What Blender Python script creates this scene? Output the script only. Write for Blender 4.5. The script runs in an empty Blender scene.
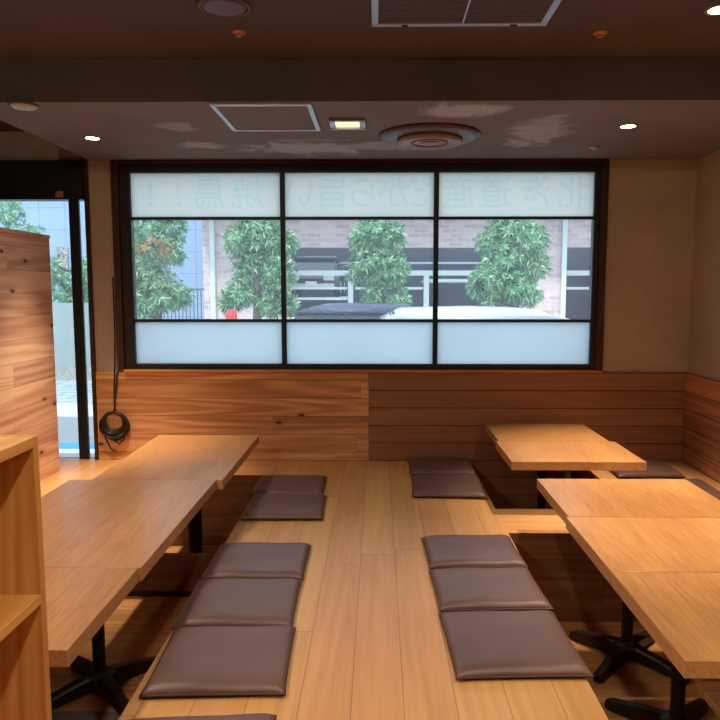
import bpy, bmesh, math, random
from mathutils import Vector, Matrix
random.seed(7)
SC = bpy.context.scene
COL = SC.collection
R = math.radians
PI = math.pi

# ------------------------------------------------------------------ helpers
def tag(o, label=None, cat=None, group=None, kind=None):
    if label: o['label'] = label
    if cat: o['category'] = cat
    if group: o['group'] = group
    if kind: o['kind'] = kind
    return o

def empty(name, loc=(0, 0, 0), label=None, cat=None, group=None, rz=0):
    o = bpy.data.objects.new(name, None); COL.objects.link(o)
    o.empty_display_size = .05
    o.location = loc; o.rotation_euler.z = rz
    return tag(o, label, cat, group)

def obj(name, bm, m, parent=None, smooth=False, label=None):
    me = bpy.data.meshes.new(name)
    bmesh.ops.recalc_face_normals(bm, faces=bm.faces)
    bm.to_mesh(me); bm.free()
    mats = m if isinstance(m, (list, tuple)) else [m]
    for q in mats: me.materials.append(q)
    if smooth:
        for p in me.polygons: p.use_smooth = True
    o = bpy.data.objects.new(name, me); COL.objects.link(o)
    if parent: o.parent = parent
    if label: o['label'] = label
    return o

def struct(name, bm, m, **k):
    o = obj(name, bm, m, **k); o['kind'] = 'structure'; return o

def box(bm, x0, x1, y0, y1, z0, z1, bev=0.0, seg=2, mi=0):
    r = bmesh.ops.create_cube(bm, size=1)
    vs = r['verts']
    for v in vs:
        v.co = Vector(((x0 + x1) / 2 + v.co.x * (x1 - x0), (y0 + y1) / 2 + v.co.y * (y1 - y0), (z0 + z1) / 2 + v.co.z * (z1 - z0)))
    fs = set(f for v in vs for f in v.link_faces)
    for f in fs: f.material_index = mi
    if bev > 0:
        es = list(set(e for v in vs for e in v.link_edges))
        bmesh.ops.bevel(bm, geom=es, offset=bev, segments=seg, affect='EDGES', profile=.5, clamp_overlap=True)
    return bm

def bx(*a, **k):
    return box(bmesh.new(), *a, **k)

def lathe(bm, prof, n=40, c=(0, 0, 0), axis='Z', closed=False):
    rings = []
    for (r, h) in prof:
        ring = []
        for i in range(n):
            a = 2 * PI * i / n
            if axis == 'Z': p = (c[0] + r * math.cos(a), c[1] + r * math.sin(a), c[2] + h)
            elif axis == 'X': p = (c[0] + h, c[1] + r * math.cos(a), c[2] + r * math.sin(a))
            else: p = (c[0] + r * math.cos(a), c[1] + h, c[2] + r * math.sin(a))
            ring.append(bm.verts.new(p))
        rings.append(ring)
    for a, b in zip(rings, rings[1:]):
        for i in range(n):
            j = (i + 1) % n
            bm.faces.new((a[i], a[j], b[j], b[i]))
    if closed:
        for i in range(n):
            j = (i + 1) % n
            bm.faces.new((rings[-1][i], rings[-1][j], rings[0][j], rings[0][i]))
    else:
        bm.faces.new(rings[0]); bm.faces.new(rings[-1])
    return bm

def tube(bm, pts, rad, n=8, caps=True):
    pts = [Vector(p) for p in pts]
    rr = rad if isinstance(rad, (list, tuple)) else [rad] * len(pts)
    rings = []
    up = Vector((0, 0, 1))
    prev = None
    for i, p in enumerate(pts):
        t = (pts[min(i + 1, len(pts) - 1)] - pts[max(i - 1, 0)]).normalized()
        if prev is None:
            a = t.cross(up)
            if a.length < .05: a = t.cross(Vector((1, 0, 0)))
            a.normalize()
        else:
            a = (prev - t * prev.dot(t))
            a = a.normalized() if a.length > 1e-6 else t.orthogonal().normalized()
        prev = a
        b = t.cross(a).normalized()
        rings.append([bm.verts.new(p + (a * math.cos(2 * PI * k / n) + b * math.sin(2 * PI * k / n)) * rr[i]) for k in range(n)])
    for u, v in zip(rings, rings[1:]):
        for k in range(n):
            j = (k + 1) % n
            bm.faces.new((u[k], u[j], v[j], v[k]))
    if caps:
        bm.faces.new(rings[0]); bm.faces.new(rings[-1])
    return bm

def prism(bm, poly, y0, y1, inset=0.0, mi=0):
    """side outline (x,z) given depth along y; optional inset of the upper points"""
    a = [bm.verts.new((x, y0 + (inset if k else 0), z)) for x, z, k in poly]
    b = [bm.verts.new((x, y1 - (inset if k else 0), z)) for x, z, k in poly]
    n = len(poly)
    fs = [bm.faces.new(a), bm.faces.new(list(reversed(b)))]
    for i in range(n):
        j = (i + 1) % n
        fs.append(bm.faces.new((a[i], b[i], b[j], a[j])))
    for f in fs: f.material_index = mi
    return bm

def copy_tree(o, parent=None):
    c = o.copy(); COL.objects.link(c)
    if parent: c.parent = parent
    for ch in list(o.children): copy_tree(ch, c)
    return c

# ------------------------------------------------------------------ materials
def s2l(c):
    return tuple((v / 255 / 12.92) if v / 255 <= .04045 else ((v / 255 + .055) / 1.055) ** 2.4 for v in c)

class NT:
    def __init__(s, name):
        s.m = bpy.data.materials.new(name); s.m.use_nodes = True
        s.t = s.m.node_tree; s.n = s.t.nodes; s.l = s.t.links
        s.n.clear()
        s.out = s.n.new('ShaderNodeOutputMaterial')
    def node(s, typ, **k):
        q = s.n.new(typ)
        for a, b in k.items(): setattr(q, a, b)
        return q
    def set(s, sock, v):
        if isinstance(v, bpy.types.NodeSocket): s.l.new(v, sock)
        elif v is not None: sock.default_value = v
    def math(s, op, a, b=None, c=None, clamp=False):
        q = s.node('ShaderNodeMath', operation=op); q.use_clamp = clamp
        s.set(q.inputs[0], a)
        if b is not None: s.set(q.inputs[1], b)
        if c is not None: s.set(q.inputs[2], c)
        return q.outputs[0]
    def obj(s):
        tc = s.node('ShaderNodeTexCoord'); sp = s.node('ShaderNodeSeparateXYZ')
        s.l.new(tc.outputs['Object'], sp.inputs[0])
        return tc.outputs['Object'], {'X': sp.outputs[0], 'Y': sp.outputs[1], 'Z': sp.outputs[2]}
    def vec(s, x, y, z):
        q = s.node('ShaderNodeCombineXYZ')
        for i, v in enumerate((x, y, z)): s.set(q.inputs[i], v)
        return q.outputs[0]
    def noise(s, v, scale=1, detail=2, rough=.5, dist=0):
        q = s.node('ShaderNodeTexNoise'); s.l.new(v, q.inputs['Vector'])
        q.inputs['Scale'].default_value = scale; q.inputs['Detail'].default_value = detail
        q.inputs['Roughness'].default_value = rough; q.inputs['Distortion'].default_value = dist
        return q.outputs['Fac']
    def ramp(s, f, stops):
        q = s.node('ShaderNodeValToRGB'); s.l.new(f, q.inputs[0])
        e = q.color_ramp.elements
        while len(e) < len(stops): e.new(.5)
        for el, (p, c) in zip(e, stops):
            el.position = p; el.color = (*c, 1) if len(c) == 3 else c
        return q.outputs[0]
    def mix(s, f, a, b, blend='MIX'):
        q = s.node('ShaderNodeMix', data_type='RGBA', blend_type=blend)
        s.set(q.inputs[0], f)
        for i, v in ((6, a), (7, b)):
            if isinstance(v, tuple): v = (*v, 1) if len(v) == 3 else v
            s.set(q.inputs[i], v)
        return q.outputs[2]
    def bump(s, h, strength=.2, dist=.002):
        q = s.node('ShaderNodeBump'); s.l.new(h, q.inputs['Height'])
        q.inputs['Strength'].default_value = strength; q.inputs['Distance'].default_value = dist
        return q.outputs[0]
    def princ(s, col, rough=.5, metal=0, normal=None, spec=.5, coat=0):
        q = s.node('ShaderNodeBsdfPrincipled')
        if isinstance(col, tuple): col = (*col, 1)
        s.set(q.inputs['Base Color'], col); s.set(q.inputs['Roughness'], rough)
        q.inputs['Metallic'].default_value = metal; q.inputs['Specular IOR Level'].default_value = spec
        q.inputs['Coat Weight'].default_value = coat
        if normal: s.l.new(normal, q.inputs['Normal'])
        return q.outputs[0]
    def done(s, sh):
        s.l.new(sh, s.out.inputs[0]); return s.m

def plain(name, rgb, rough=.5, metal=0, spec=.5, var=.06, scale=30):
    t = NT(name); v, _ = t.obj()
    n = t.noise(v, scale, 3)
    c = s2l(rgb)
    lo = tuple(max(0, x * (1 - var * 2)) for x in c); hi = tuple(min(1, x * (1 + var * 2)) for x in c)
    col = t.ramp(n, [(.3, lo), (.7, hi)])
    return t.done(t.princ(col, rough, metal, None, spec))

def wood(name, c1, c2, grain='Y', across='X', pw=None, plen=None, seam=.003, off=0.0, rough=.42,
         knots=0, var=.12, seamdark=.4, fine=26, coat=0, rings=.35, spec=.4, joints=True, tight=.0, short=1.0):
    t = NT(name); v, ax = t.obj()
    other = [q for q in 'XYZ' if q not in (grain, across)][0]
    g, a, o = ax[grain], ax[across], ax[other]
    if pw:
        ap = t.math('ADD', t.math('DIVIDE', a, pw), off)
        row = t.math('FLOOR', ap)
        wn = t.node('ShaderNodeTexWhiteNoise', noise_dimensions='1D'); t.l.new(row, wn.inputs['W'])
        if plen:
            gp = t.math('ADD', t.math('DIVIDE', g, plen), t.math('MULTIPLY', wn.outputs[0], 7.0))
            colf = t.math('FLOOR', gp)
        else:
            gp = None; colf = 0.0
        w2 = t.node('ShaderNodeTexWhiteNoise', noise_dimensions='3D')
        t.l.new(t.vec(row, colf, 3.3), w2.inputs['Vector'])
        rnd = w2.outputs[0]
    else:
        rnd = None
    # every copy of a thing gets its own piece of timber
    oi = t.node('ShaderNodeObjectInfo')
    orr = t.math('MULTIPLY', oi.outputs['Random'], 13.0)
    sh = t.math('ADD', t.math('MULTIPLY', rnd, 19.0), orr) if rnd is not None else orr
    gs = t.math('ADD', t.math('MULTIPLY', g, 1.0), sh)
    vf = t.vec(t.math('MULTIPLY', gs, 1.6 * short), t.math('MULTIPLY', a, fine * 2.2), t.math('MULTIPLY', o, fine * 2.2))
    fn = t.noise(vf, 1, 5, .62, .3)
    vc = t.vec(t.math('MULTIPLY', gs, .32), t.math('MULTIPLY', a, 4.6), t.math('MULTIPLY', o, 4.6))
    cn = t.noise(vc, 1, 1.5, .45, .25)
    rg = t.math('MULTIPLY_ADD', t.math('SINE', t.math('MULTIPLY', cn, 62.0)), .5, .5)
    f = t.math('ADD', t.math('MULTIPLY', fn, 1 - rings), t.math('MULTIPLY', rg, rings))
    f = t.math('ADD', f, t.math('MULTIPLY', t.math('SUBTRACT', cn, .5), .6), clamp=True)
    C1, C2 = s2l(c1), s2l(c2)
    col = t.ramp(f, [(.22 + tight, C2), (.78 - tight, C1)])
    if knots:
        kv = t.vec(t.math('MULTIPLY', gs, 2.6), t.math('MULTIPLY', a, 5.2), t.math('MULTIPLY', o, .0))
        vo = t.node('ShaderNodeTexVoronoi', voronoi_dimensions='2D'); t.l.new(kv, vo.inputs['Vector']); vo.inputs['Scale'].default_value = 1
        sc = t.node('ShaderNodeSeparateColor'); t.l.new(vo.outputs['Color'], sc.inputs[0])
        sel = t.math('LESS_THAN', sc.outputs[0], knots)
        d = vo.outputs['Distance']
        k1 = t.math('MULTIPLY', t.math('SUBTRACT', 1.0, t.math('DIVIDE', d, .15), clamp=True), sel)
        k2 = t.math('MULTIPLY', t.math('LESS_THAN', d, .05), sel)
        col = t.mix(t.math('MULTIPLY', k1, .55), col, tuple(x * .45 for x in C2))
        col = t.mix(t.math('MULTIPLY', k2, .85), col, (.02, .012, .008))
    if rnd is not None and var:
        hv = t.node('ShaderNodeHueSaturation')
        t.l.new(col, hv.inputs['Color'])
        t.l.new(t.math('MULTIPLY_ADD', rnd, 2 * var, 1 - var), hv.inputs['Value'])
        t.l.new(t.math('MULTIPLY_ADD', w2.outputs[0], .012, .494), hv.inputs['Hue'])
        col = hv.outputs[0]
    h = fn
    if pw and seam:
        fr = t.math('FRACT', ap)
        dd = t.math('MINIMUM', fr, t.math('SUBTRACT', 1.0, fr))
        s1 = t.math('LESS_THAN', dd, seam / pw / 2)
        if plen and joints:
            fr2 = t.math('FRACT', gp)
            d2 = t.math('MINIMUM', fr2, t.math('SUBTRACT', 1.0, fr2))
            s1 = t.math('MAXIMUM', s1, t.math('LESS_THAN', d2, seam / plen / 2))
        col = t.mix(s1, col, t.mix(1.0, col, (seamdark,) * 3, 'MULTIPLY'))
        h = t.math('SUBTRACT', fn, t.math('MULTIPLY', s1, 1.5))
    rr = t.math('MULTIPLY_ADD', fn, .18, rough - .09)
    return t.done(t.princ(col, rr, 0, t.bump(h, .12, .0015), spec, coat))

def emis(name, rgb, st):
    t = NT(name); e = t.node('ShaderNodeEmission')
    e.inputs[0].default_value = (*rgb, 1); e.inputs[1].default_value = st
    return t.done(e.outputs[0])

M = {}
M['deck'] = wood('deck_wood', (214, 162, 105), (192, 139, 84), 'Y', 'X', .14, 1.45, .0025, .5, rough=.40, var=.035, seamdark=.5, fine=18, rings=.10, spec=.4, tight=.06)
M['bench'] = wood('bench_wood', (214, 160, 104), (186, 130, 80), 'X', 'Y', .19, 2.4, .003, .15, rough=.45, var=.05, fine=20, rings=.15)
M['riser'] = wood('riser_wood', (170, 116, 74), (136, 88, 54), 'Y', 'Z', .22, 2.2, .003, .0, rough=.5, var=.08)
M['riserx'] = wood('riser_wood_cross', (140, 92, 58), (112, 70, 42), 'X', 'Z', .22, 2.2, .003, .0, rough=.5, var=.05)  # darker than the other risers: shade on the crossing faces put into the colour
M['pitfloor'] = wood('pit_floor_wood', (206, 152, 92), (170, 118, 68), 'X', 'Y', .145, 1.6, .003, .1, rough=.45, var=.08)
M['table'] = wood('table_oak', (200, 146, 92), (158, 108, 62), 'Y', 'X', rough=.33, fine=46, rings=.06, spec=.5, tight=.04, short=4.5)
M['cedar'] = wood('cedar_boards', (224, 172, 120), (176, 122, 78), 'X', 'Z', .118, 3.5, .002, .55, rough=.5, knots=.3, var=.16, fine=16, rings=.22, tight=.1, seamdark=.6)
M['cedar2'] = wood('red_cedar_boards', (166, 112, 80), (138, 90, 62), 'X', 'Z', .1143, None, .0045, -.0306, rough=.5, knots=0, var=.05, fine=24, rings=.2)
M['cedarside'] = wood('side_cedar_boards', (200, 140, 96), (144, 94, 62), 'Y', 'Z', .1143, 1.3, .004, -.0306, rough=.5, knots=.05, var=.28, fine=16, rings=.4)
M['partition'] = wood('partition_cedar', (234, 192, 162), (200, 148, 116), 'Y', 'Z', .125, 2.6, .003, .35, rough=.55, knots=.5, var=.10, fine=14, rings=.28, tight=.1, seamdark=.55)
M['shelf'] = wood('shelf_pine', (216, 160, 92), (184, 122, 58), 'Z', 'X', rough=.45, knots=.16, fine=14, rings=.3)
M['shelfh'] = wood('shelf_pine_flat', (216, 160, 92), (184, 122, 58), 'Y', 'X', rough=.45, knots=.08, fine=14, rings=.3)
M['sill'] = wood('sill_wood', (206, 140, 84), (170, 104, 58), 'X', 'Y', rough=.5)
M['casing'] = wood('casing_wood', (66, 36, 27), (48, 26, 20), 'Z', 'X', rough=.45)
M['casingx'] = wood('casing_wood_head', (66, 36, 27), (48, 26, 20), 'X', 'Z', rough=.45)
M['iron'] = plain('black_iron', (24, 20, 20), .42, .0, .5)
M['frame'] = plain('black_window_metal', (26, 27, 30), .45, .0, .4)
M['alu'] = plain('aluminium', (176, 176, 178), .38, .8, var=.02)
M['brownmetal'] = plain('brown_metal', (92, 62, 48), .45, .2)
M['ringlight'] = plain('pale_brown_dish', (150, 118, 100), .45, .1)
M['louver'] = plain('brown_louver', (100, 78, 58), .55)
M['black'] = plain('dark_cavity', (14, 12, 11), .8)
M['cable'] = plain('cable_rubber', (22, 20, 22), .5)
M['white'] = plain('white_paint', (226, 230, 230), .4, var=.02)
M['tile'] = plain('grey_floor_tile', (128, 118, 112), .22, var=.08, scale=4)
M['brass'] = plain('dull_brass', (190, 124, 76), .4, .2)
M['street'] = plain('asphalt', (138, 142, 148), .85, var=.05, scale=9)
M['blue'] = plain('blue_road_paint', (40, 150, 220), .7)
M['conc'] = plain('pale_concrete', (206, 210, 208), .8, scale=3, var=.04)
M['gardenwall'] = plain('grey_garden_wall', (150, 166, 170), .8, scale=3, var=.04)
M['siding_dark'] = plain('garage_dark', (74, 80, 94), .8)
M['red'] = plain('red_plastic', (225, 40, 45), .5)
M['carwhite'] = plain('white_car_paint', (205, 212, 218), .25, 0, .5, .01)
M['cardark'] = plain('dark_car_paint', (72, 82, 106), .2, 0, .6, .01)
M['cargrey'] = plain('grey_car_paint', (86, 90, 98), .25, 0, .6, .01)
M['carglass'] = plain('car_glass', (30, 36, 44), .08, 0, .8, .01)
M['tyre'] = plain('tyre', (22, 22, 23), .8)
M['lampglass'] = plain('headlamp', (226, 232, 236), .15, 0, .8, .01)
M['galv'] = plain('white_steel', (212, 226, 228), .5, var=.02)
M['fence'] = plain('grey_fence_metal', (92, 96, 108), .5)
M['shade'] = plain('pale_green_glass_cover', (176, 190, 178), .4, var=.02)

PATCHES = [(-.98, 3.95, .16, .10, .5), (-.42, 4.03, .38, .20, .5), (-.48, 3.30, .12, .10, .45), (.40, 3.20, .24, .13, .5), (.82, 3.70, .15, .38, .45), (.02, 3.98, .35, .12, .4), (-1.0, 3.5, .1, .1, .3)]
def mk_plaster(name, a, b, patches=False):
    t = NT(name); v, ax = t.obj()
    n1 = t.noise(v, 2.3, 5, .6, .4); n2 = t.noise(v, 60, 3, .6)
    col = t.ramp(t.math('ADD', t.math('MULTIPLY', n1, .8), t.math('MULTIPLY', n2, .2)), [(.35, s2l(a)), (.65, s2l(b))])
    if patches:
        # uneven filler patches left on the ceiling, bluish window light in their colour
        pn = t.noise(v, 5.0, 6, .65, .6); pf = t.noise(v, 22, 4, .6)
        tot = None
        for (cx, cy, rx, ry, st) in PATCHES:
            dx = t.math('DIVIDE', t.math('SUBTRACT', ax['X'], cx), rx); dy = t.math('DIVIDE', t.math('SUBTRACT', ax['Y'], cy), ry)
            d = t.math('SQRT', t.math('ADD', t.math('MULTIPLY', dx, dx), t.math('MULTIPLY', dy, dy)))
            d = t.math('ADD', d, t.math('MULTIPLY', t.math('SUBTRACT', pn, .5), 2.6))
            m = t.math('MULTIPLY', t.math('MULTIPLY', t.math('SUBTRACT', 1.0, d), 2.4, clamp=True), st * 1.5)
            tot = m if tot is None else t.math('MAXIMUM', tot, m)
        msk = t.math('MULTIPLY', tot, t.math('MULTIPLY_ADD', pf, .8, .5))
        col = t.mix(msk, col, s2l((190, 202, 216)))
    return t.done(t.princ(col, .8, 0, t.bump(t.math('ADD', n1, t.math('MULTIPLY', n2, .5)), .25, .004), .25))
M['wall'] = mk_plaster('tan_plaster', (168, 153, 138), (186, 170, 154))
M['ceil'] = mk_plaster('brown_ceiling_paint', (82, 75, 76), (94, 86, 86))
M['ceilp'] = mk_plaster('ceiling_paint_patched_window_lit', (116, 114, 118), (126, 124, 128), True)  # same paint as the high ceiling, lighter and bluer: window light in the colour

def mk_leather():
    t = NT('brown_leatherette'); v, _ = t.obj()
    n = t.noise(v, 220, 3, .6); n2 = t.noise(v, 7, 3, .5)
    col = t.ramp(n2, [(.3, s2l((94, 69, 63))), (.7, s2l((107, 79, 72)))])
    return t.done(t.princ(col, t.math('MULTIPLY_ADD', n2, .12, .36), 0, t.bump(t.math('ADD', n, t.math('MULTIPLY', n2, 1.5)), .12, .002), .5))
M['leather'] = mk_leather()
M['leatherdark'] = plain('dark_leather_piping', (66, 42, 38), .45)

def mk_glass():
    t = NT('clear_window_glass')
    tr = t.node('ShaderNodeBsdfTransparent'); tr.inputs[0].default_value = (.95, .975, .975, 1)
    gl = t.node('ShaderNodeBsdfGlossy'); gl.inputs['Roughness'].default_value = .02
    fr = t.node('ShaderNodeFresnel'); fr.inputs[0].default_value = 1.45
    mx = t.node('ShaderNodeMixShader')
    t.l.new(fr.outputs[0], mx.inputs[0]); t.l.new(tr.outputs[0], mx.inputs[1]); t.l.new(gl.outputs[0], mx.inputs[2])
    tl = t.node('ShaderNodeBsdfTranslucent'); tl.inputs[0].default_value = (.85, .93, 1, 1)  # scatter put in as the pale reflection haze over the view outside
    m2 = t.node('ShaderNodeMixShader'); m2.inputs[0].default_value = .09
    t.l.new(mx.outputs[0], m2.inputs[1]); t.l.new(tl.outputs[0], m2.inputs[2])
    return t.done(m2.outputs[0])
M['glass'] = mk_glass()
def mk_frost(name, c, g=.05):
    t = NT(name); v, _ = t.obj()
    n = t.noise(v, 3, 2)
    tl = t.node('ShaderNodeBsdfTranslucent')
    t.l.new(t.ramp(n, [(.3, tuple(x * .96 for x in c)), (.7, c)]), tl.inputs[0])
    d = t.node('ShaderNodeBsdfDiffuse'); d.inputs[0].default_value = (.6, .62, .62, 1)
    mx = t.node('ShaderNodeMixShader'); mx.inputs[0].default_value = .12
    t.l.new(tl.outputs[0], mx.inputs[1]); t.l.new(d.outputs[0], mx.inputs[2])
    return t.done(mx.outputs[0])
M['frosttop'] = mk_frost('frosted_film_upper', (.88, .92, .87))
M['frost'] = mk_frost('frosted_film', (.80, .90, .93))
t_ = NT('lettering_film'); q_ = t_.node('ShaderNodeBsdfTransparent'); q_.inputs[0].default_value = (.925, .98, 1, 1)
M['letter'] = t_.done(q_.outputs[0])

def mk_brick(name, c1, c2, mort, sc=1.0):
    t = NT(name); v, ax = t.obj()
    vv = t.vec(ax['X'], ax['Z'], 0.0)
    b = t.node('ShaderNodeTexBrick'); t.l.new(vv, b.inputs['Vector'])
    b.inputs['Color1'].default_value = (*s2l(c1), 1); b.inputs['Color2'].default_value = (*s2l(c2), 1); b.inputs['Mortar'].default_value = (*s2l(mort), 1)
    b.inputs['Scale'].default_value = 1; b.inputs['Brick Width'].default_value = .24 * sc; b.inputs['Row Height'].default_value = .075 * sc; b.inputs['Mortar Size'].default_value = .010 * sc
    n = t.noise(v, 9, 4, .6)
    col = t.mix(.35, b.outputs[0], t.ramp(n, [(.3, s2l(c2)), (.7, s2l(c1))]))
    return t.done(t.princ(col, .8, 0, None, .2))
M['brick'] = mk_brick('pink_facing_tile', (228, 208, 208), (186, 160, 164), (214, 200, 204), 1.7)
def mk_siding():
    t = NT('blue_grey_siding'); v, ax = t.obj()
    fz = t.math('FRACT', t.math('DIVIDE', ax['Z'], .75)); fx = t.math('FRACT', t.math('DIVIDE', ax['X'], .9))
    s = t.math('MAXIMUM', t.math('LESS_THAN', fz, .03), t.math('LESS_THAN', fx, .03))
    col = t.mix(s, s2l((142, 168, 202)), s2l((112, 136, 170)))
    return t.done(t.princ(col, .6))
M['siding'] = mk_siding()
def mk_paving():
    t = NT('pale_paving'); v, ax = t.obj()
    b = t.node('ShaderNodeTexBrick'); t.l.new(v, b.inputs['Vector'])
    b.inputs['Color1'].default_value = (*s2l((176, 190, 206)), 1); b.inputs['Color2'].default_value = (*s2l((160, 174, 192)), 1); b.inputs['Mortar'].default_value = (*s2l((120, 134, 156)), 1)
    b.inputs['Scale'].default_value = 1; b.inputs['Brick Width'].default_value = .6; b.inputs['Row Height'].default_value = .3; b.inputs['Mortar Size'].default_value = .02
    return t.done(t.princ(b.outputs[0], .8))
M['paving'] = mk_paving()
M['gravel'] = plain('planting_gravel', (146, 146, 138), .95, var=.35, scale=14)

def mk_leaf(name, a, b, c):
    t = NT(name)
    g = t.node('ShaderNodeNewGeometry')
    col = t.ramp(g.outputs['Random Per Island'], [(0, s2l(a)), (.55, s2l(b)), (1, s2l(c))])
    pr = t.princ(col, .35, 0, None, .6)
    tl = t.node('ShaderNodeBsdfTranslucent'); t.l.new(col, tl.inputs[0])
    mx = t.node('ShaderNodeMixShader'); mx.inputs[0].default_value = .35
    t.l.new(pr, mx.inputs[1]); t.l.new(tl.outputs[0], mx.inputs[2])
    return t.done(mx.outputs[0])
M['leaf'] = mk_leaf('leaf_green', (48, 112, 72), (112, 180, 122), (214, 240, 200))
M['leaforange'] = mk_leaf('leaf_orange', (176, 120, 60), (206, 150, 84), (196, 170, 100))
M['bark'] = plain('bark', (104, 88, 78), .9, var=.2, scale=20)
M['lamp'] = emis('lamp_glow', (1.0, .80, .52), 28)
M['panel'] = emis('panel_glow', (1.0, .78, .42), 1.5)

# ------------------------------------------------------------------ camera
CAMH = 1.1
cam = bpy.data.cameras.new('camera'); co = bpy.data.objects.new('camera', cam); COL.objects.link(co)
co.location = (0, 0, CAMH); co.rotation_euler = (R(90 - 5.8), 0, R(.75))
cam.sensor_width = 36; cam.lens = 34.5; cam.shift_x = -.0125; cam.clip_start = .02; cam.clip_end = 200
SC.camera = co

def at(px, py, D):
    """where the sight line of the reference view meets the vertical plane y = D"""
    P, Y = R(5.8), R(.75)
    f = Vector((-math.sin(Y) * math.cos(P), math.cos(Y) * math.cos(P), -math.sin(P)))
    r = Vector((math.cos(Y), math.sin(Y), 0)); u = r.cross(f)
    d = f + r * ((px - 369) / 690) + u * ((360 - py) / 690)
    k = D / d.y
    return d.x * k, CAMH + d.z * k

# ------------------------------------------------------------------ room
FZ = -.44; ZL = 1.905; ZH = 2.084; D = 4.4; XR = 1.975; XL = -4.2; YB = -3.2
DL, DR = -.667, .594            # long edges of the raised deck
PL, PR = -1.34, 1.28            # edges of the side platforms
WX0, WX1, WZ0, WZ1 = -1.667, 1.424, .590, 1.885
DX1, DZ1 = -1.835, 1.885
struct('floor', bx(XL - .1, XR + .1, YB - .1, D + .15, FZ - .12, FZ - .004), M['tile'])
bm = bmesh.new()
box(bm, XL - .1, DX1 , D, D + .15, DZ1, ZH + .1)
box(bm, DX1, WX0, D, D + .15, FZ, ZH + .1)
box(bm, XL - .1, DX1, D, D + .15, FZ, 0)
box(bm, WX0, WX1, D, D + .15, FZ, WZ0)
box(bm, WX0, WX1, D, D + .15, WZ1, ZH + .1)
box(bm, WX1, XR + .15, D, D + .15, FZ, ZH + .1)
struct('wall_back', bm, M['wall'])
struct('wall_right', bx(XR, XR + .15, YB, D, FZ, ZH + .1), M['wall'])
struct('wall_left', bx(XL - .15, XL, YB, D, FZ, ZH + .1), M['wall'])
struct('wall_front', bx(XL - .15, XR + .15, YB - .15, YB, FZ, ZH + .1), M['wall'])
struct('ceiling', bx(XL - .15, XR + .15, YB - .15, D + .15, ZH, ZH + .1), M['ceil'])
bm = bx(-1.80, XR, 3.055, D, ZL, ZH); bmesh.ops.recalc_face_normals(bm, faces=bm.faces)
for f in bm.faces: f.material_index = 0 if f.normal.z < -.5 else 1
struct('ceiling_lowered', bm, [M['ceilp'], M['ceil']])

# raised deck and side platforms
def raised(name, x0, x1, y0, y1, top, side, z0=FZ - .004, z1=0.0):
    bm = bx(x0, x1, y0, y1, z0, z1)
    bmesh.ops.recalc_face_normals(bm, faces=bm.faces)
    for f in bm.faces: f.material_index = 0 if f.normal.z > .5 else 1
    return struct(name, bm, [top, side])
raised('floor_raised_deck', DL, DR, .75, D, M['deck'], M['riser'])
raised('floor_platform_left', XL, PL, 1.5, D, M['deck'], M['riser'])
raised('floor_platform_right', PR, XR, .75, D, M['deck'], M['riser'])
raised('floor_crossing_left', PL, DL, 4.02, D, M['bench'], M['riserx'])
raised('floor_crossing_right', DR, PR, 3.05, 3.40, M['bench'], M['riserx'])
struct('floor_pit_left', bx(PL, DL, 2.38, 4.02, FZ - .003, FZ), M['pitfloor'])
struct('floor_pit_right', bx(DR, PR, 1.0, 3.05, FZ - .003, FZ), M['pitfloor'])
struct('floor_pit_right_far', bx(DR, PR, 3.40, D, FZ - .003, FZ), M['pitfloor'])
raised('floor_pit_divider', PL, DL, 3.34, 3.365, M['riserx'], M['riserx'], FZ, -.225)
# thin dark strip closing the foot of the risers
struct('trim_1', bx(PL, DL, 3.330, 3.3395, FZ, FZ + .025), M['iron'])
bm = bmesh.new(); box(bm, DR, PR, 3.040, 3.05, FZ, FZ + .02); struct('trim_2', bm, M['bench'])

# footrest board along the right platform
fr_ = empty('footrest_board', (1.17, 1.6, FZ), 'low wooden footrest board under the nearest table at the bottom right corner', 'footrest')
obj('board', bx(-.11, .109, -.6, .6, .215, .24, .003, 1), M['bench'], fr_)
for y_ in (-.45, .5):
    obj('bracket', bx(.02, .109, y_ - .02, y_ + .02, .001, .2145, .002, 1), M['bench'], fr_)

# wainscot
def boards(name, mat, x0, x1, zs, y0, y1, bev=.0022):
    bm = bmesh.new()
    for a, b in zip(zs, zs[1:]):
        box(bm, x0, x1, y0, y1, a + .0006, b - .0006, bev, 1)
    return struct(name, bm, mat)
JX = -.06
lz = [0, .065, .165, .272, .325, .44, .5, .576]
lz = [0.0005, .055, .173, .291, .409, .527, .576]
bm = bmesh.new()
boards('wall_wainscot_left', M['cedar'], DX1 + .02, JX, lz, D - .022, D - .0005, .0015)
zs = [FZ + .001 + .1145 * i for i in range(0, 20) if FZ + .1145 * i < .5]
rz = [-.4395, -.34, -.226, -.112, .0035, .118, .232, .346, .460, .576]
bm = bmesh.new()
for a, b in zip(rz, rz[1:]):
    x0 = JX + .0005
    if a < 0: x0 = DR + .001
    x1 = XR - .022 if a > 0 else PR - .001
    box(bm, x0, x1, D - .024, D - .0005, max(a, FZ + .0005) + .001, b - .001, .003, 1)
struct('wall_wainscot_right', bm, M['cedar2'])
bm = bmesh.new()
for a, b in zip(rz[4:], rz[5:]):
    box(bm, XR - .022, XR - .0005, .8, D - .0005, a + .001, b - .001, .003, 1)
struct('wall_wainscot_side', bm, M['cedarside'])

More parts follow.
